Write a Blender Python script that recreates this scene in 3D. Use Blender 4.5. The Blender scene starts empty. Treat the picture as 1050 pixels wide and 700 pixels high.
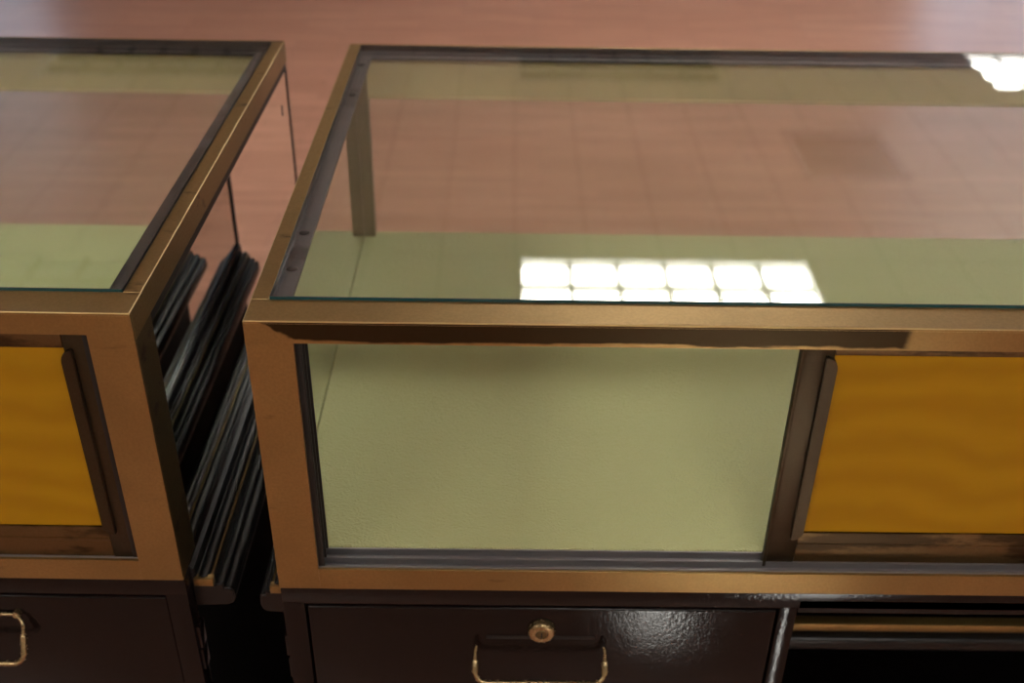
import bpy, bmesh, math, random
from mathutils import Vector, Matrix
random.seed(4)
S = bpy.context.scene
COL = S.collection

# ------------------------------------------------------------------ camera, world, exposure
T = 0.965                       # height of the counter tops
CAM = (0.1911, -0.6832, T + 0.4262)
YAW, PITCH, ROLL, FPX = 0.0076, 0.5735, 0.016, 1135.2
cd = bpy.data.cameras.new('camera'); cam = bpy.data.objects.new('camera', cd); COL.objects.link(cam)
S.camera = cam
fw = Vector((math.sin(YAW) * math.cos(PITCH), math.cos(YAW) * math.cos(PITCH), -math.sin(PITCH)))
rt = Vector((math.cos(YAW), -math.sin(YAW), 0)); up = rt.cross(fw)
r2 = math.cos(ROLL) * rt + math.sin(ROLL) * up; u2 = -math.sin(ROLL) * rt + math.cos(ROLL) * up
cam.matrix_world = Matrix(((r2.x, u2.x, -fw.x, CAM[0]), (r2.y, u2.y, -fw.y, CAM[1]), (r2.z, u2.z, -fw.z, CAM[2]), (0, 0, 0, 1)))
cd.sensor_width = 36; cd.lens = FPX / 1050 * 36
cd.clip_start = 0.02; cd.clip_end = 200
cd.dof.use_dof = True; cd.dof.focus_distance = 0.86; cd.dof.aperture_fstop = 5.6

w = bpy.data.worlds.new('daylight'); S.world = w; w.use_nodes = True
wn = w.node_tree.nodes; wn['Background'].inputs[0].default_value = (.60, .76, 1.0, 1); wn['Background'].inputs[1].default_value = 2.0
sd = bpy.data.lights.new('sun', 'SUN'); sun = bpy.data.objects.new('sun', sd); COL.objects.link(sun); sun.location = (4, -12, 8)
sd.energy = 38.0; sd.angle = math.radians(.6); sd.color = (1.0, .97, .93)      # added for drawer glare, falls through an invented slit window behind camera onto floor
sun.rotation_euler = Vector((-.215, 1.0, -.56)).to_track_quat('-Z', 'Y').to_euler()
S.view_settings.view_transform = 'Standard'; S.view_settings.look = 'None'
S.view_settings.gamma = 1; S.view_settings.use_curve_mapping = False
S.view_settings.exposure = 0.22
TROFFER = 26.0                  # brightness of the lit troffers' diffusers

# ------------------------------------------------------------------ node helpers
class NT:
    def __init__(s, name):
        s.m = bpy.data.materials.new(name); s.m.use_nodes = True
        s.t = s.m.node_tree; s.b = s.t.nodes['Principled BSDF']; s.out = s.t.nodes['Material Output']
        s.co = s.t.nodes.new('ShaderNodeTexCoord').outputs['Object']
    def n(s, kind, **kw):
        x = s.t.nodes.new(kind)
        for k, v in kw.items(): setattr(x, k, v)
        return x
    def put(s, sock, v):
        if isinstance(v, bpy.types.NodeSocket): s.t.links.new(v, sock)
        elif isinstance(v, (tuple, list)): sock.default_value = (*v, 1) if len(v) == 3 and sock.type == 'RGBA' else v
        else: sock.default_value = v
    def math(s, op, a, b=0.0, clamp=False):
        x = s.n('ShaderNodeMath', operation=op); x.use_clamp = clamp
        s.put(x.inputs[0], a); s.put(x.inputs[1], b); return x.outputs[0]
    def step(s, v, a, b):       # smooth 0..1 while v goes from a to b
        x = s.n('ShaderNodeMapRange', interpolation_type='SMOOTHSTEP')
        s.put(x.inputs[0], v); s.put(x.inputs[1], a); s.put(x.inputs[2], b); return x.outputs[0]
    def mix(s, f, a, b):
        x = s.n('ShaderNodeMix', data_type='RGBA'); s.put(x.inputs[0], f); s.put(x.inputs[6], a); s.put(x.inputs[7], b); return x.outputs[2]
    def noise(s, scale, detail=3, vec=None, stretch=None, rough=.5):
        x = s.n('ShaderNodeTexNoise'); v = vec or s.co
        if stretch:
            mp = s.n('ShaderNodeMapping'); s.put(mp.inputs[0], v); mp.inputs[3].default_value = stretch; v = mp.outputs[0]
        s.put(x.inputs['Vector'], v); x.inputs['Scale'].default_value = scale; x.inputs['Detail'].default_value = detail
        x.inputs['Roughness'].default_value = rough
        return x.outputs[0]
    def xyz(s):
        x = s.n('ShaderNodeSeparateXYZ'); s.put(x.inputs[0], s.co); return x.outputs
    def bump(s, h, strength=.2, dist=.002):
        x = s.n('ShaderNodeBump'); s.put(x.inputs['Height'], h); x.inputs['Strength'].default_value = strength; x.inputs['Distance'].default_value = dist
        s.t.links.new(x.outputs[0], s.b.inputs['Normal'])
    def set(s, **kw):
        for k, v in kw.items(): s.put(s.b.inputs[k.replace('_', ' ')], v)
        return s

def plain(name, col, rough=.5, metal=0, **kw):
    a = NT(name); a.set(Base_Color=col, Roughness=rough, Metallic=metal, **kw); return a.m

# brass with worn, tarnished places; patches are (x0, x1, z0, z1) boxes on the front face, in the counter's own space
def brass(name, col=(.285, .188, .072), dark=(.026, .017, .008), amount=.5, patches=(), rough=.38):
    a = NT(name)
    wob = a.math('MULTIPLY', a.math('SUBTRACT', a.noise(55, 3), .5), .012)
    wob2 = a.math('MULTIPLY', a.math('SUBTRACT', a.noise(14, 2, stretch=(1, 1, 6)), .5), .008)
    X, Y, Z = a.xyz()
    m = a.step(a.noise(26, 5, stretch=(.35, 1, 1.3), rough=.62), .68 - .14 * amount, .76 - .12 * amount)
    m = a.math('MULTIPLY', m, .75)
    for (x0, x1, z0, z1, sl) in patches:
        zz = a.math('ADD', a.math('ADD', Z, wob2), a.math('MULTIPLY', wob, .3)); xx = a.math('ADD', X, a.math('MULTIPLY', wob, 1.0))
        # the patch's left end slants: lower down it starts further right
        xs = a.math('SUBTRACT', xx, a.math('MULTIPLY', a.math('SUBTRACT', z1, zz), sl))
        q = a.math('MULTIPLY', a.step(xs, x0, x0 + .004), a.math('SUBTRACT', 1, a.step(xx, x1 - .004, x1 + .004)))
        q = a.math('MULTIPLY', q, a.math('MULTIPLY', a.step(zz, z0, z0 + .0022), a.math('SUBTRACT', 1, a.step(Z, z1 - .0004, z1))))
        q = a.math('MULTIPLY', q, a.step(a.noise(7, 4, stretch=(.5, 1, 16)), .26, .38))
        front = a.math('LESS_THAN', Y, .0008)
        q = a.math('MULTIPLY', q, front)
        m = a.math('MAXIMUM', m, a.math('MULTIPLY', q, .97))
    fine = a.noise(420, 2)
    base = a.mix(a.step(a.noise(8, 4), .35, .7), col, tuple(c * .80 for c in col))
    base = a.mix(a.math('MULTIPLY', a.step(fine, .3, .7), .25), base, tuple(c * .6 for c in col))
    a.set(Base_Color=a.mix(m, base, dark), Metallic=.9, Specular_IOR_Level=.3, Roughness=a.math('ADD', rough, a.math('MULTIPLY', fine, .12)))
    a.bump(a.math('ADD', fine, a.noise(60, 3)), .12, .0006)
    return a.m

M = {}
M['brass'] = brass('worn_brass')
M['brass_front'] = brass('worn_brass_with_dark_stroke', patches=((.010, .487, T - .0178, T - .0010, 1.6),), amount=.25)
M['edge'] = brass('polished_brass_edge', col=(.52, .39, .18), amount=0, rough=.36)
M['brass_plain'] = brass('brass_plain', amount=.2)
M['brass_dark'] = brass('tarnished_shaded_brass', col=(.14, .10, .045), dark=(.03, .022, .012), amount=1.0)
M['bronze'] = brass('bronze_door_edge', col=(.055, .040, .023), dark=(.016, .012, .008), amount=.3, rough=.42)
M['door_brass'] = brass('mottled_door_brass', col=(.13, .082, .036), dark=(.022, .015, .009), amount=1.25)
M['handle'] = brass('handle_brass', col=(.33, .25, .13), dark=(.2, .15, .08), amount=.0, rough=.2)

def wood_mat():
    a = NT('amber_varnished_wood')
    d = a.noise(5, 3)
    wv = a.n('ShaderNodeTexWave', wave_type='BANDS', bands_direction='Z'); a.put(wv.inputs['Vector'], a.co)
    wv.inputs['Scale'].default_value = 9; wv.inputs['Distortion'].default_value = 7; wv.inputs['Detail'].default_value = 3; wv.inputs['Detail Scale'].default_value = .8
    g = a.noise(60, 3, stretch=(.15, 1, 1.5))
    c = a.mix(wv.outputs[0], (.29, .148, .0008), (.34, .18, .002))
    c = a.mix(a.math('MULTIPLY', g, .5), c, (.26, .12, .001))
    a.set(Base_Color=c, Roughness=.55, Specular_IOR_Level=.2); a.bump(a.noise(300, 2), .08, .0004); return a.m
M['wood'] = wood_mat()

def vinyl():
    a = NT('green_leather_grain_vinyl')
    v = a.n('ShaderNodeTexVoronoi'); mp = a.n('ShaderNodeMapping'); a.put(mp.inputs[0], a.co); mp.inputs[3].default_value = (.7, 1.3, 1)
    nz = a.n('ShaderNodeTexNoise'); a.put(nz.inputs['Vector'], mp.outputs[0]); nz.inputs['Scale'].default_value = 60
    mx = a.n('ShaderNodeMix', data_type='VECTOR'); mx.inputs[0].default_value = .06; a.put(mx.inputs[4], mp.outputs[0]); a.put(mx.inputs[5], nz.outputs['Color'])
    a.put(v.inputs['Vector'], mx.outputs[1]); v.inputs['Scale'].default_value = 260
    a.set(Base_Color=a.mix(a.noise(4, 2), (.385, .405, .185), (.41, .425, .205)), Roughness=.5)
    a.bump(a.math('ADD', v.outputs['Distance'], a.noise(500, 2)), .6, .0016); return a.m
M['vinyl'] = vinyl()

def paint(name, col, rough, strength=.25, scale=350, coat=0, spec=.5):
    a = NT(name); a.set(Base_Color=a.mix(a.noise(12, 3), col, tuple(c * 1.5 for c in col)), Roughness=rough, Coat_Weight=coat, Coat_Roughness=.2, Specular_IOR_Level=spec)
    a.bump(a.math('ADD', a.noise(scale, 2), a.noise(40, 2)), strength, .0006); return a.m
M['black'] = paint('black_brown_gloss_paint', (.0032, .0022, .0022), .17, .35, spec=.20)
M['matte'] = plain('matte_black_end_panel', (.003, .0026, .0026), .8, 0, Specular_IOR_Level=.08)
M['mould'] = paint('black_moulding_gloss', (.005, .0047, .0047), .30, .1, 200, spec=.22)
M['header'] = paint('olive_tan_enamel', (.54, .45, .275), .20, .04)
M['postpaint'] = paint('olive_brown_metal', (.13, .105, .055), .45, .1)
M['dark_channel'] = paint('blackened_channel', (.008, .0075, .007), .5, .1, spec=.25)
M['alu'] = NT('grey_aluminium').set(Base_Color=(.26, .25, .26), Metallic=.8, Roughness=.45).m

def tape(name, grey):
    a = NT(name)
    m = a.step(a.noise(18, 3, stretch=(1, .8, 1)), grey, grey + .08)
    a.set(Base_Color=a.mix(m, (.004, .004, .005), (.055, .053, .062)), Roughness=.6); return a.m
M['tape'] = tape('grey_black_glazing_tape', .34); M['tape_black'] = tape('black_glazing_tape', .56)
M['mirror'] = NT('mirror_silver').set(Base_Color=(.80, .82, .79), Metallic=1.0, Roughness=.012).m

def glass(name, tint):
    a = NT(name); t = a.t; t.nodes.remove(a.b)
    lw = a.n('ShaderNodeLayerWeight'); lw.inputs[0].default_value = .5
    f = a.math('ADD', .042, a.math('MULTIPLY', .958, a.math('POWER', lw.outputs['Facing'], 5.0)))
    tr = a.n('ShaderNodeBsdfTransparent'); a.put(tr.inputs[0], tint)
    gl = a.n('ShaderNodeBsdfGlossy'); gl.inputs['Roughness'].default_value = .004; a.put(gl.inputs['Color'], (1, 1, 1))
    mx = a.n('ShaderNodeMixShader'); a.put(mx.inputs[0], f); t.links.new(tr.outputs[0], mx.inputs[1]); t.links.new(gl.outputs[0], mx.inputs[2])
    t.links.new(mx.outputs[0], a.out.inputs[0]); return a.m
M['glass'] = glass('clear_plate_glass', (.955, .975, .96))
M['glass_edge'] = NT('teal_glass_edge').set(Base_Color=(.012, .06, .07), Roughness=.15).m

def floor_mat():
    a = NT('pink_brown_laminate')
    def bricks(bw, rh, off):
        b = a.n('ShaderNodeTexBrick'); a.put(b.inputs[0], a.co); b.offset = off
        for k, v in (('Scale', 1), ('Mortar Size', .0012), ('Mortar Smooth', .6), ('Bias', 0), ('Brick Width', bw), ('Row Height', rh)): b.inputs[k].default_value = v
        a.put(b.inputs['Color1'], (0, 0, 0)); a.put(b.inputs['Color2'], (1, 1, 1)); a.put(b.inputs['Mortar'], (.2, .2, .2)); return b
    b = bricks(.47, .064, .37)
    gr = a.noise(26, 4, stretch=(.10, 1, 1), rough=.6)
    c = a.mix(b.outputs[0], (.40, .20, .138), (.50, .265, .19))
    c = a.mix(a.step(gr, .3, .75), c, (.34, .165, .112))
    c = a.mix(b.outputs['Fac'], c, (.16, .08, .055))
    a.set(Base_Color=c, Roughness=.30); a.bump(a.noise(3, 2), .05, .01); return a.m
M['floor'] = floor_mat()

def ceiling_mat():
    a = NT('white_scored_ceiling_tiles')
    b = a.n('ShaderNodeTexBrick'); mp = a.n('ShaderNodeMapping'); a.put(mp.inputs[0], a.co); mp.inputs[1].default_value = (-.228 + 10 * .305, -3.335 + 20 * .305, 0)
    a.put(b.inputs[0], mp.outputs[0]); b.offset = 0
    for k, v in (('Scale', 1), ('Mortar Size', .006), ('Mortar Smooth', .3), ('Bias', 0), ('Brick Width', .305), ('Row Height', .305)): b.inputs[k].default_value = v
    a.put(b.inputs['Color1'], (.80, .78, .75)); a.put(b.inputs['Color2'], (.77, .75, .72)); a.put(b.inputs['Mortar'], (.50, .48, .45))
    a.set(Base_Color=b.outputs[0], Roughness=.8); return a.m
M['ceiling'] = ceiling_mat()
def wall_mat():
    a = NT('cream_wall_paint'); a.set(Base_Color=a.mix(a.noise(2, 2), (.50, .44, .36), (.54, .48, .40)), Roughness=.7); a.bump(a.noise(150, 2), .1, .001); return a.m
M['wall'] = wall_mat()
M['white'] = plain('white_enamel', (.72, .72, .70), .35)
M['louver'] = plain('satin_louver', (.16, .16, .165), .45, .3)
M['off'] = plain('unlit_diffuser', (.35, .38, .42), .4)
M['vent_dark'] = plain('vent_blades', (.10, .08, .065), .5)
M['vent'] = plain('vent_frame_paint', (.55, .54, .52), .5)
def emit(name, col, s):
    a = NT(name); a.set(Base_Color=(.8, .8, .8), Roughness=.5, Emission_Color=col, Emission_Strength=s); return a.m
M['lit'] = emit('lit_diffuser', (1.0, .955, .88), TROFFER)

# ------------------------------------------------------------------ mesh helpers
def box(bm, x0, x1, y0, y1, z0, z1, bev=0, seg=2):
    if x1 < x0: x0, x1 = x1, x0
    t = bmesh.new()
    bmesh.ops.create_cube(t, size=1)
    for v in t.verts: v.co = Vector(((x0 + x1) / 2 + v.co.x * (x1 - x0), (y0 + y1) / 2 + v.co.y * (y1 - y0), (z0 + z1) / 2 + v.co.z * (z1 - z0)))
    if bev: bmesh.ops.bevel(t, geom=t.edges[:], offset=bev, segments=seg, affect='EDGES', profile=.5)
    me = bpy.data.meshes.new('t'); t.to_mesh(me); t.free(); bm.from_mesh(me); bpy.data.meshes.remove(me)
def prism(bm, pts, a0, a1, plane='XZ'):
    """closed outline pts, extruded from a0 to a1 along the missing axis"""
    def P(p, a): return {'XZ': (p[0], a, p[1]), 'YZ': (a, p[0], p[1]), 'XY': (p[0], p[1], a)}[plane]
    A = [bm.verts.new(P(p, a0)) for p in pts]; B = [bm.verts.new(P(p, a1)) for p in pts]; n = len(pts)
    fs = [bm.faces.new(A), bm.faces.new(B[::-1])]
    for i in range(n): fs.append(bm.faces.new((A[i], B[i], B[(i + 1) % n], A[(i + 1) % n])))
    bmesh.ops.recalc_face_normals(bm, faces=fs)
def tube(bm, pts, rad, n=12, closed=False):
    rings = []; N = len(pts); pts = [Vector(p) for p in pts]
    rad = rad if isinstance(rad, (list, tuple)) else [rad] * N
    prev = None
    for i, p in enumerate(pts):
        a = pts[(i - 1) % N] if (closed or i > 0) else p; b = pts[(i + 1) % N] if (closed or i < N - 1) else p
        d = (b - a).normalized()
        if prev is None: s = d.orthogonal().normalized()
        else: s = (prev - d * prev.dot(d)).normalized()
        prev = s; t = d.cross(s)
        rings.append([bm.verts.new(p + (s * math.cos(2 * math.pi * k / n) + t * math.sin(2 * math.pi * k / n)) * rad[i]) for k in range(n)])
    m = N if closed else N - 1
    fs = []
    for i in range(m):
        A, B = rings[i], rings[(i + 1) % N]
        for k in range(n): fs.append(bm.faces.new((A[k], A[(k + 1) % n], B[(k + 1) % n], B[k])))
    if not closed:
        fs.append(bm.faces.new(rings[0])); fs.append(bm.faces.new(rings[-1]))
    bmesh.ops.recalc_face_normals(bm, faces=fs)
def lathe(bm, prof, n=40, axis='Y', c=(0, 0, 0)):
    """prof = (radius, along axis)"""
    rings = []
    for r, h in prof:
        if r < 1e-6: rings.append([bm.verts.new(Vector(c) + (Vector((0, h, 0)) if axis == 'Y' else Vector((0, 0, h))))]); continue
        rr = []
        for k in range(n):
            a = 2 * math.pi * k / n
            q = Vector((r * math.cos(a), h, r * math.sin(a))) if axis == 'Y' else Vector((r * math.cos(a), r * math.sin(a), h))
            rr.append(bm.verts.new(Vector(c) + q))
        rings.append(rr)
    fs = []
    for A, B in zip(rings, rings[1:]):
        for k in range(n):
            a0, a1 = A[k % len(A)], A[(k + 1) % len(A)]; b0, b1 = B[k % len(B)], B[(k + 1) % len(B)]
            vs = [a0]
            for v in (a1, b1, b0):
                if v not in vs: vs.append(v)
            if len(vs) > 2: fs.append(bm.faces.new(vs))
    bmesh.ops.recalc_face_normals(bm, faces=fs)
def obj(name, bm, mat, parent=None, smooth=False):
    me = bpy.data.meshes.new(name); bm.to_mesh(me); bm.free()
    for m in (mat if isinstance(mat, list) else [mat]): me.materials.append(m)
    o = bpy.data.objects.new(name, me); COL.objects.link(o)
    if parent: o.parent = parent
    if smooth:
        for p in me.polygons: p.use_smooth = True
        me.set_sharp_from_angle(angle=math.radians(38))
    return o
def thing(name, label, cat, loc, rz=0, group=None):
    o = bpy.data.objects.new(name, None); COL.objects.link(o); o.location = loc; o.rotation_euler = (0, 0, rz)
    o['label'] = label; o['category'] = cat
    if group: o['group'] = group
    return o
def struct(name, bm, mat, parent=None):
    o = obj(name, bm, mat, parent)
    if not parent: o['kind'] = 'structure'
    return o
BM = bmesh.new

# ------------------------------------------------------------------ the room
X0, X1, Y0, Y1, HC = -6.5, 8.0, -3.6, 8.0, T + 1.75
b = BM(); box(b, X0, X1, Y0, Y1, -.1, 0); struct('floor', b, M['floor'])
b = BM(); box(b, X0, X1, Y0, Y1, HC + .06, HC + .16); ceil_slab = None
# ceiling surface with openings for troffers: built as strips around the openings
b.free()
TROFF = []
for ci, cx in enumerate((-1.907, .838, 3.57)):
    for ri, cy in enumerate((-2.30, .38, 3.03, 5.69)):
        TROFF.append((cx, cy, ci, ri))
VENT = (1.60, 2.12, 4.13, 4.72)
holes = [(cx - .61, cx + .61, cy - .305, cy + .305) for cx, cy, _, _ in TROFF] + [VENT]
xs = sorted(set([X0, X1] + [h[0] for h in holes] + [h[1] for h in holes])); ys = sorted(set([Y0, Y1] + [h[2] for h in holes] + [h[3] for h in holes]))
b = BM(); vd = {}
def gv(i, j):
    if (i, j) not in vd: vd[i, j] = b.verts.new((xs[i], ys[j], HC))
    return vd[i, j]
for i in range(len(xs) - 1):
    for j in range(len(ys) - 1):
        mx, my = (xs[i] + xs[i + 1]) / 2, (ys[j] + ys[j + 1]) / 2
        if any(h[0] < mx < h[1] and h[2] < my < h[3] for h in holes): continue
        b.faces.new((gv(i, j), gv(i, j + 1), gv(i + 1, j + 1), gv(i + 1, j)))
c = struct('ceiling', b, M['ceiling'])
b = BM(); box(b, X0, X1, Y0, Y1, HC + .14, HC + .2); struct('ceiling', b, M['wall'])

def wall_with_windows(name, axis, pos, thick, a0, a1, wins, n0):
    """wins: (a0, a1, z0, z1, mullions)"""
    b = BM()
    def bx(u0, u1, z0, z1):
        if u1 - u0 < 1e-4 or z1 - z0 < 1e-4: return
        lo, hi = sorted((pos, pos + thick))
        if axis == 'y': box(b, u0, u1, lo, hi, z0, z1)
        else: box(b, lo, hi, u0, u1, z0, z1)
    cur = a0
    for (u0, u1, z0, z1, k) in sorted(wins):
        bx(cur, u0, 0, HC + .2); bx(u0, u1, 0, z0); bx(u0, u1, z1, HC + .2); cur = u1
    bx(cur, a1, 0, HC + .2)
    struct(name, b, M['wall'])
    for i, (u0, u1, z0, z1, k) in enumerate(wins):
        b = BM(); pp = pos + thick * .3
        def fx(u0_, u1_, z0_, z1_, d=.05):
            if axis == 'y': box(b, u0_, u1_, pp - d / 2, pp + d / 2, z0_, z1_, .004)
            else: box(b, pp - d / 2, pp + d / 2, u0_, u1_, z0_, z1_, .004)
        fx(u0, u1, z0, z0 + .07); fx(u0, u1, z1 - .07, z1); fx(u0, u0 + .07, z0, z1); fx(u1 - .07, u1, z0, z1)
        for q in range(1, k): c_ = u0 + (u1 - u0) * q / k; fx(c_ - .04, c_ + .04, z0, z1)
        fr = struct('window_%d' % (n0 + i), b, M['white'])
        b = BM()
        if axis == 'y': box(b, u0 + .05, u1 - .05, pp - .003, pp + .003, z0 + .05, z1 - .05)
        else: box(b, pp - .003, pp + .003, u0 + .05, u1 - .05, z0 + .05, z1 - .05)
        obj('pane', b, M['glass'], fr)
wall_with_windows('wall_back', 'y', Y1, .2, X0, X1, [(-6.2, -3.35, .9, 2.45, 3), (3.35, 6.2, .5, 2.45, 4)], 1)
wall_with_windows('wall_front', 'y', Y0, -.2, X0, X1, [(1.065, 1.285, .5, 1.68, 1)], 3)  # unseen slit window, added to let in the sun for the drawer glare
b = BM(); box(b, X0 - .2, X0, Y0 - .2, Y1 + .2, 0, HC + .2); struct('wall_left', b, M['wall'])
wall_with_windows('wall_right', 'x', X1, .2, Y0, Y1, [(1.0, 5.5, .6, 2.45, 4)], 5)
for nm, a in (('baseboard_back', (X0, X1, Y1 - .015, Y1, 0, .1)), ('baseboard_front', (X0, X1, Y0, Y0 + .015, 0, .1)), ('baseboard_left', (X0, X0 + .015, Y0 + .016, Y1 - .016, 0, .1)), ('baseboard_right', (X1 - .015, X1, Y0 + .016, Y1 - .016, 0, .1))):
    b = BM(); box(b, *a, .003); struct(nm, b, M['white'])

# ------------------------------------------------------------------ ceiling lights and vent
def louver(bm, cx, cy):
    for i in range(1, 6): x = -.58 + 1.16 * i / 6; box(bm, x - .0085, x + .0085, -.275, .275, -.018, .006)
    for j in range(1, 3): y = -.275 + .55 * j / 3; box(bm, -.58, .58, y - .0085, y + .0085, -.0175, .005)
LITSET = {(1, 2), (2, 3), (1, 0), (0, 1), (2, 1), (0, 0), (2, 0)}
def troffer(cx, cy, lit, label):
    t = thing('ceiling_light', label, 'ceiling light', (cx, cy, HC), 0, 'recessed ceiling lights')
    b = BM()
    for a in ((-.61, .61, -.305, -.275), (-.61, .61, .275, .305), (-.61, -.58, -.275, .275), (.58, .61, -.275, .275)): box(b, a[0], a[1], a[2], a[3], -.004, .05, .001)
    box(b, -.61, .61, -.305, .305, .05, .06)
    obj('frame', b, M['white'], t)
    b = BM(); louver(b, 0, 0); o = obj('louver', b, M['louver'], t); o.location.z = .030
    b = BM(); box(b, -.58, .58, -.275, .275, .036, .048); obj('diffuser', b, M['lit'] if lit else M['off'], t)
names_x = ['left', 'middle', 'right']
names_y = ['furthest behind the camera', 'nearly over the counters', 'first row beyond the counters', 'second row beyond the counters']
for cx, cy, ci, ri in TROFF:
    lit = (ci, ri) in LITSET
    troffer(cx, cy, lit, '%s louvred ceiling troffer, %s column, %s' % ('lit' if lit else 'unlit', names_x[ci], names_y[ri]))
t = thing('ceiling_vent', 'square brown-grey louvred air vent in the white ceiling, mirrored in the counter glass', 'vent', ((VENT[0] + VENT[1]) / 2, (VENT[2] + VENT[3]) / 2, HC))
hx, hy = (VENT[1] - VENT[0]) / 2, (VENT[3] - VENT[2]) / 2
b = BM()
for a in ((-hx, hx, -hy, -hy + .035), (-hx, hx, hy - .035, hy), (-hx, -hx + .035, -hy + .035, hy - .035), (hx - .035, hx, -hy + .035, hy - .035)): box(b, a[0], a[1], a[2], a[3], -.012, .03, .002)
obj('frame', b, M['vent'], t)
b = BM()
for i in range(12):
    x = -hx + .05 + i * (2 * hx - .1) / 11
    prism(b, [(x - .012, 0), (x - .009, -.002), (x + .014, .02), (x + .011, .022)], -hy + .035, hy - .035, 'XZ')
obj('blades', b, M['vent_dark'], t)
b = BM(); box(b, -hx, hx, -hy, hy, .03, .036); obj('backing', b, M['vent_dark'], t)

# ------------------------------------------------------------------ the glass-topped display counters
D, H, W = .635, .27, 1.83
def counter(label, loc, rz, sgn, cfg):
    """sgn=+1: the counter runs from x=0 to +W; sgn=-1: it runs to -W (its right end is at x=0)"""
    R = thing('display_counter', label, 'display counter', loc, rz)
    s = sgn
    def bx(bm, a, c, *r, **k): box(bm, a * s, c * s, *r, **k)
    ends = (lambda u: u, lambda u: W - u)
    bv = .0007
    # --- brass top frame: front, back and side angles
    b = BM()
    bx(b, 0, W, 0, .0312, T - .003, T, bev=.0008); bx(b, 0, W, .0001, .003, T - .0192, T - .0012)
    bx(b, 0, W, D - .0115, D, T - .003, T, bev=bv); bx(b, 0, W, D - .003, D, T - .026, T - .0006, bev=.0005)
    for e in ends:
        a, c = sorted((e(0), e(.0141)))
        bx(b, a, c, .0305, D - .011, T - .003, T + .0002, bev=.0008)
        a, c = sorted((e(0), e(.0022))); bx(b, a, c, .003, D - .001, T - .025, T - .0007, bev=.0005)
    o = obj('top_frame', b, [cfg['front'], M['edge']], R)
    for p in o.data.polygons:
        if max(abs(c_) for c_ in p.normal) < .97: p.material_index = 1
    # --- corner posts
    for e in ends:
        b = BM()
        a, c = sorted((e(0.0001), e(.0352))); bx(b, a, c, .0001, .003, T - H + .0002, T - .0188)
        a, c = sorted((e(0.0002), e(.0022))); bx(b, a, c, .0025, .042, T - H, T - .0245, bev=.0004)
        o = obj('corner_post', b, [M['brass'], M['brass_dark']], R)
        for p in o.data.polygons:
            if abs(p.normal.x) > .6 and p.center.y > .003: p.material_index = 1  # side leg painted darker for the dark gap it reflects
    b = BM(); bx(b, .0353, W - .0353, .0001, .0028, T - H, T - .2475); obj('bottom_rail', b, M['brass'], R, True)
    # --- glazing tape under the glass
    b = BM(); zt0, zt1 = T - .0075, T - .0045
    bx(b, .003, W - .003, .0035, .0435, zt0, zt1); bx(b, .003, W - .003, .612, D - .0035, zt0, zt1); bx(b, .0290, W - .0290, .600, .612, zt0 - .0008, zt1 - .0012)
    for e in ends:
        a, c = sorted((e(.003), e(.0290))); bx(b, a, c, .0435, .612, zt0, zt1)
    obj('glazing_tape', b, cfg['tape'], R)
    for (u, y) in cfg['blobs']:
        b = BM(); lathe(b, [(0, .0012), (.0035, .001), (.0048, 0), (.005, -.001)], 18, 'Z', (u * s, y, T - .0046)); obj('putty_blob', b, M['dark_channel'], R, True)
    # --- top glass: a plate with teal edges
    b = BM(); bx(b, .0143, W - .0143, .0314, D - .0117, T - .0042, T + .0022)
    o = obj('top_glass', b, [M['glass'], M['glass_edge'], M['dark_channel']], R)
    for p in o.data.polygons: p.material_index = 0 if abs(p.normal.z) > .5 else (1 if p.normal.y < -.5 else 2)
    b = BM(); bx(b, .008, W - .008, D - .013, D - .008, T - H + .004, T - .03)
    o = obj('back_glass', b, [M['glass'], M['glass_edge']], R)
    for p in o.data.polygons: p.material_index = 0 if abs(p.normal.y) > .5 else 1
    # --- enamelled header behind, with rounded shoulders and a bright lower lip
    b = BM(); yh = .612
    pts = [(yh + .016, T - .009), (yh + .006, T - .0085)]
    for k in range(7): a = math.radians(90 + 90 * k / 6); pts.append((yh + .004 + .004 * math.cos(a), T - .0125 + .004 * math.sin(a)))
    pts += [(yh, T - .056), (yh - .002, T - .0575), (yh - .002, T - .0595), (yh + .002, T - .0605), (yh + .003, T - .058), (yh + .003, T - .0135), (yh + .016, T - .012)]
    prism(b, pts, .0062 * s, (W - .0062) * s, 'YZ'); obj('header', b, M['header'], R, True)
    # --- back posts, seen through the glass
    for e in ends:
        b = BM(); a, c = sorted((e(.0062), e(.0205))); bx(b, a, c, .606, .609, T - .246, T - .01, bev=.0006)
        a, c = sorted((e(.0175), e(.0205))); bx(b, a, c, .609, .622, T - .246, T - .01, bev=.0005)
        obj('back_post', b, M['postpaint'], R, True)
    # --- end mirrors, silvered on both sides, with a black glazing strip above
    for e in ends:
        a, c = sorted((e(.0023), e(.0058)))
        b = BM(); bx(b, a, c, .010, D - .002, T - H + .001, T - .032); obj('end_mirror', b, M['mirror'], R)
        a, c = sorted((e(.0008), e(.0062))); b = BM(); bx(b, a, c, .04, D - .003, T - .034, T - .0245, bev=.0008); a, c = sorted((e(.0010), e(.0062))); bx(b, a, c, D - cfg['strip'], D - .0005, T - H, T - .0340); obj('glazing_strip', b, M['dark_channel'], R)
    if s < 0:
        b = BM(); bx(b, .0019, .0025, .590, .5945, T - .079, T - .066, bev=.0002); obj('mirror_nick', b, M['dark_channel'], R)
    # --- deck
    b = BM(); bx(b, .0059, W - .0059, .0265, D - .014, T - .256, T - .2455, bev=.0015); obj('deck', b, M['vinyl'], R)
    # --- double channel of the sliding doors
    b = BM(); z0 = T - .2475
    bx(b, .0022, W - .0022, .003, .0262, T - .262, z0 - .006)
    for y in (.003, .0135, .0245): bx(b, .0353, W - .0353, y, y + .0016, z0 - .0065, z0 + .0012, bev=.0003)
    obj('door_track', b, M['alu'], R, True)
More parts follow.
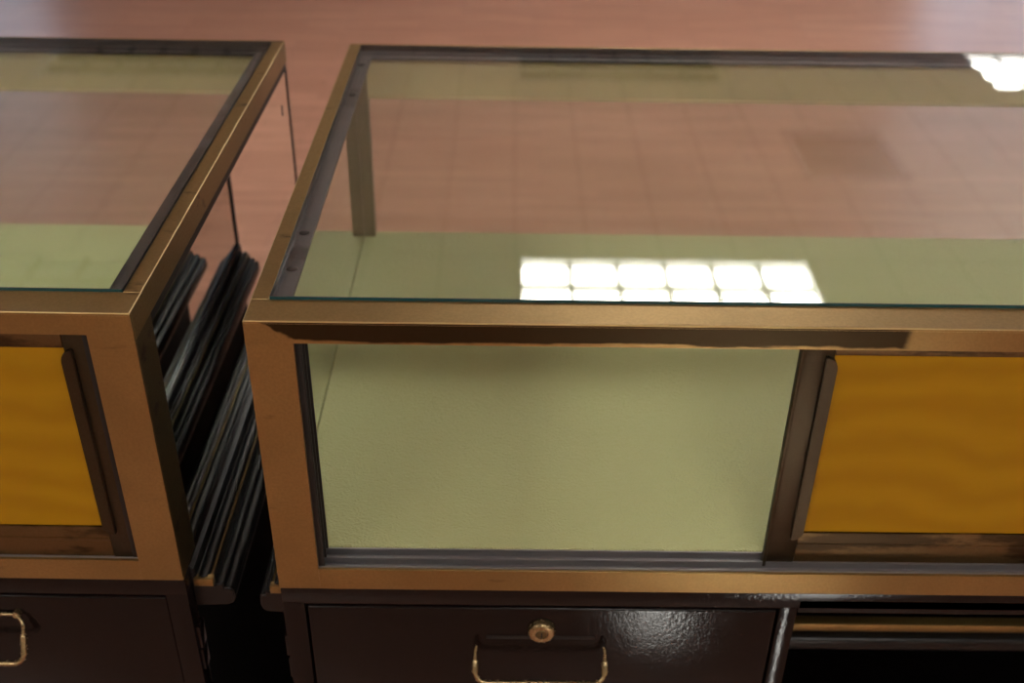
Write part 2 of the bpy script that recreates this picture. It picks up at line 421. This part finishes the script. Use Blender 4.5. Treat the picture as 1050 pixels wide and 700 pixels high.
    for e in ends:
        b = BM()
        a, c = sorted((e(.0352), e(.0370))); bx(b, a, c, .0032, .027, z0 + .0012, T - .021)
        for y in (.0032, .0135, .0245): a, c = sorted((e(.0365), e(.0405))); bx(b, a, c, y, y + .0016, z0 + .0012, T - .021, bev=.0003)
        obj('jamb_channel', b, M['dark_channel'], R, True)
    # --- sliding doors
    for (u0, u1, yd, pull) in cfg['doors']:
        zt, zb = T - .0195, z0 - .0045
        b = BM()
        bx(b, u0 + .026, u1 - .026, yd, yd + .007, T - .034, zt, bev=.0006)
        bx(b, u0 + .026, u1 - .026, yd, yd + .007, zb, T - .2137, bev=.0006)
        bx(b, u0 + .026, u1 - .026, yd - .0008, yd + .003, T - .2285, T - .2255, bev=.0006)
        dr = obj('sliding_door', b, M['door_brass'], R, True)
        b = BM(); bx(b, u0 + .024, u1 - .024, yd + .002, yd + .005, T - .2150, T - .0325); obj('wood_panel', b, M['wood'], dr)
        for side in (0, 1):
            g = (lambda v: u0 + v) if side == 0 else (lambda v: u1 - v)
            b = BM(); a, c = sorted((g(0), g(.0255))); bx(b, a, c, yd - .0008, yd + .0075, zb, zt, bev=.0007)
            a, c = sorted((g(-.0008), g(.0022))); bx(b, a, c, yd - .0018, yd, zb + .001, zt, bev=.0005)
            obj('door_stile', b, M['bronze'], dr, True)
            # raised finger pull with a rounded top, along the inner edge of the stile
            b = BM(); pr = []
            ua, ub = g(.0185), g(.0285)
            zt2, zb2 = T - .0335, T - .219
            for k in range(9):
                a = math.pi / 2 * k / 8; pr.append((ua + (ub - ua) * math.sin(a), zt2 - .012 * (1 - math.cos(a))))
            pr += [(ub, zb2 + .006), ((ua + ub) / 2, zb2), (ua, zb2)]
            prism(b, [(p[0] * s, p[1]) for p in pr], yd - .0042, yd + .001, 'XZ')
            bmesh.ops.bevel(b, geom=b.edges[:], offset=.0007, segments=2, affect='EDGES')
            obj('finger_pull', b, M['bronze'], dr, True)
    # --- black base cabinet: top, ends, back, bottom, fascia and uprights
    b = BM(); zb = T - H - .0005; f0 = .002
    bx(b, 0, W, f0, .02, T - .2905, zb, bev=.001); bx(b, .4495, 1.05, f0, .02, T - .2955, T - .28, bev=.001)
    bx(b, 0, W, .02, D - .004, zb - .012, zb)
    for (a, c) in ((0, .0195), (.4335, .4495), (1.05, 1.066), (1.3, 1.316), (W - .0195, W)): bx(b, a, c, f0, .02, .06, T - .288, bev=.0012)
    for a in (.436, 1.052): bx(b, a, a + .012, .02, D - .02, .06, zb - .01)
    bx(b, .012, W - .012, D - .016, D - .004, .05, zb - .01); bx(b, .012, W - .012, .03, D - .01, .05, .065); bx(b, .01, W - .01, .03, .045, .0, .06)
    obj('base_cabinet', b, M['black'], R, True)
    for e in ends:
        b = BM(); a, c = sorted((e(0), e(.016))); bx(b, a, c, .0201, D - .004, .0, zb - .0122, bev=.001); obj('end_panel', b, M['matte'], R)
    # little hinge on the end upright
    b = BM(); bx(b, -.0035, .002, .006, .02, T - .362, T - .335, bev=.0018); bx(b, -.0025, .002, .006, .02, T - .39, T - .364, bev=.0012); obj('bracket', b, M['black'], R, True)
    # --- drawers
    for (u0, u1, z1_, z0_, hu, hz, hh, lock) in cfg['drawers']:
        b = BM(); bx(b, u0, u1, .0012, .02, z0_, z1_, bev=.0022, seg=3); bx(b, u0 + .01, u1 - .01, .02, .5, z0_ + .01, z1_ - .02); dr = obj('drawer', b, M['black'], R, True)
        if hu is not None:
            # bail pull: a rounded rectangular brass loop, standing out at the bottom
            hw = .0575; r = .010; n = 6; zt = hz; zb_ = hz - hh; out = .021
            P = []
            def yy(z): return -.001 - out * min(1, max(0, (zt - z) / (zt - zb_))) ** .8
            for (cx_, cz_, a0) in ((hw - r, zt - r, 90), (hw - r, zb_ + r, 0), (-hw + r, zb_ + r, -90), (-hw + r, zt - r, -180)):
                for k in range(n + 1):
                    a = math.radians(a0 - 90 * k / n); x = cx_ + r * math.cos(a); z = cz_ + r * math.sin(a); P.append((hu * s + x, yy(z), z))
            rads = [.0017 if p[2] > zt - .014 else .0026 for p in P]
            b = BM()
            if lock:
                P = [p for p in P if p[2] < zt - .004]; i0 = min(range(len(P)), key=lambda i: (P[i][0] < hu * s, -P[i][2])); P = P[i0:] + P[:i0]
                tube(b, P, [.0015 if p[2] > zt - .012 else .0024 for p in P], 12)
                g_ = BM(); box(g_, hu * s - .048, hu * s + .048, .0006, .0016, zt - .003, zt + .001); obj('handle_shadow', g_, M['dark_channel'], dr)  # thin dark strip standing in for the shadow along the handle top
            else: tube(b, P, rads, 12, True)
            for sx in (-1, 1):
                c0 = Vector((hu * s + sx * (hw), yy(zt - .015), zt - .015)); c1 = Vector((hu * s + sx * hw, yy(zb_ + .008), zb_ + .008)); tube(b, [c0, c0.lerp(c1, .12), c1], [.0022, .0031, .0031], 12)
                if not lock: tube(b, [(hu * s + sx * (hw - .006), .002, zt), (hu * s + sx * (hw - .006), -.003, zt)], .0035, 12)
            obj('handle', b, M['handle'], dr, True)
        if lock:
            b = BM(); lathe(b, [(0, -.0045), (.0050, -.0045), (.0055, -.0052), (.0090, -.0056), (.0106, -.0050), (.0120, -.0030), (.0124, .002)], c=(lock[0] * s, 0, lock[1]))
            lk = obj('lock', b, M['handle'], dr, True)
            b = BM(); lathe(b, [(0, -.0058), (.0044, -.0058), (.0049, -.0052), (.0049, -.0044)], n=28, c=(lock[0] * s, 0, lock[1])); obj('lock_core', b, M['brass_dark'], lk, True)
            b = BM(); box(b, lock[0] * s - .0007, lock[0] * s + .0007, -.0060, -.0057, lock[1] - .003, lock[1] + .003); obj('keyhole', b, M['dark_channel'], lk)
    # --- open bay: brass strip over a rounded black ledge, set back inside
    b = BM(); bx(b, .4505, 1.0515, .12, .132, T - .4465, T - .436, bev=.001); obj('ledge_strip', b, M['brass_plain'], R, True)
    b = BM(); bx(b, .4505, 1.0515, .112, .14, T - .468, T - .449, bev=.006, seg=4); obj('ledge', b, M['mould'], R, True)
    # --- black moulding along the visible end with a brass strip on it
    mu = cfg['mould']
    prof = [(0, T - .272), (.10, T - .273), (.12, T - .2845)] + [(.28 + .13 * math.cos(math.radians(170 - 20 * k)), T - .2855 + .0030 * math.sin(math.radians(170 - 20 * k))) for k in range(9)] + [(.43, T - .2865), (.50, T - .2865), (.53, T - .2925)]
    for (cx_, cz_, r_, n_) in ((.66, T - .2955, .11, 8), (.84, T - .3015, .15, 10)):
        for k in range(n_): a = math.radians(150 - 170 * k / (n_ - 1)); prof.append((cx_ + r_ * math.cos(a), cz_ + r_ * .033 * math.sin(a)))
    prof += [(1.0, T - .3045), (1.0, T - .3100), (.94, T - .3150), (.80, T - .3180), (0, T - .3195)]
    b = BM(); prism(b, [(-p[0] * mu * s, p[1]) for p in prof], .018, D - .006, 'XZ')
    bmesh.ops.bevel(b, geom=[e for e in b.edges if abs(e.verts[0].co.y - e.verts[1].co.y) < 1e-6], offset=.0012, segments=3, affect='EDGES')
    obj('end_moulding', b, M['mould'], R, True)
    b = BM(); box(b, -.43 * mu * s, -.50 * mu * s, .022, D - .01, T - .2868, T - .2850, .0005); obj('moulding_strip', b, M['brass_dark'], R, True)
    b = BM(); box(b, -.06 * mu * s, -.54 * mu * s, .0155, .0225, T - .2925, T - .2840, .0008); obj('moulding_end_cap', b, M['brass_plain'], R, True)
    return R

BLOBS = ((.0225, .474), (.0215, .148), (.0215, .086), (.021, .572))
counter('long glass-topped brass display counter on the right, left door bay open onto green vinyl', (0, 0, 0), 0, 1,
        dict(front=M['brass_front'], tape=M['tape'], strip=.010, blobs=BLOBS, mould=.024,
             doors=((.4155, 1.09, .0150, 1), (1.07, W - .038, .0045, 1)),
             drawers=((.0215, .4315, T - .2925, T - .50, .2255, T - .3275, .034, (.2265, T - .3185)),
                      (.0215, .4315, T - .503, .065, None, 0, 0, None))))
counter('glass-topped brass display counter at the left edge with its amber sliding door closed', (-.084, .0079, 0), -.0055, -1,
        dict(front=M['brass'], tape=M['tape_black'], strip=.003, blobs=(), mould=.036,
             doors=((.0310, .70, .0045, 1), (.68, W - .038, .0150, 1)),
             drawers=((.0195, .4315, T - .2925, T - .50, .205, T - .313, .040, None),
                      (.0195, .4315, T - .503, .065, None, 0, 0, None))))
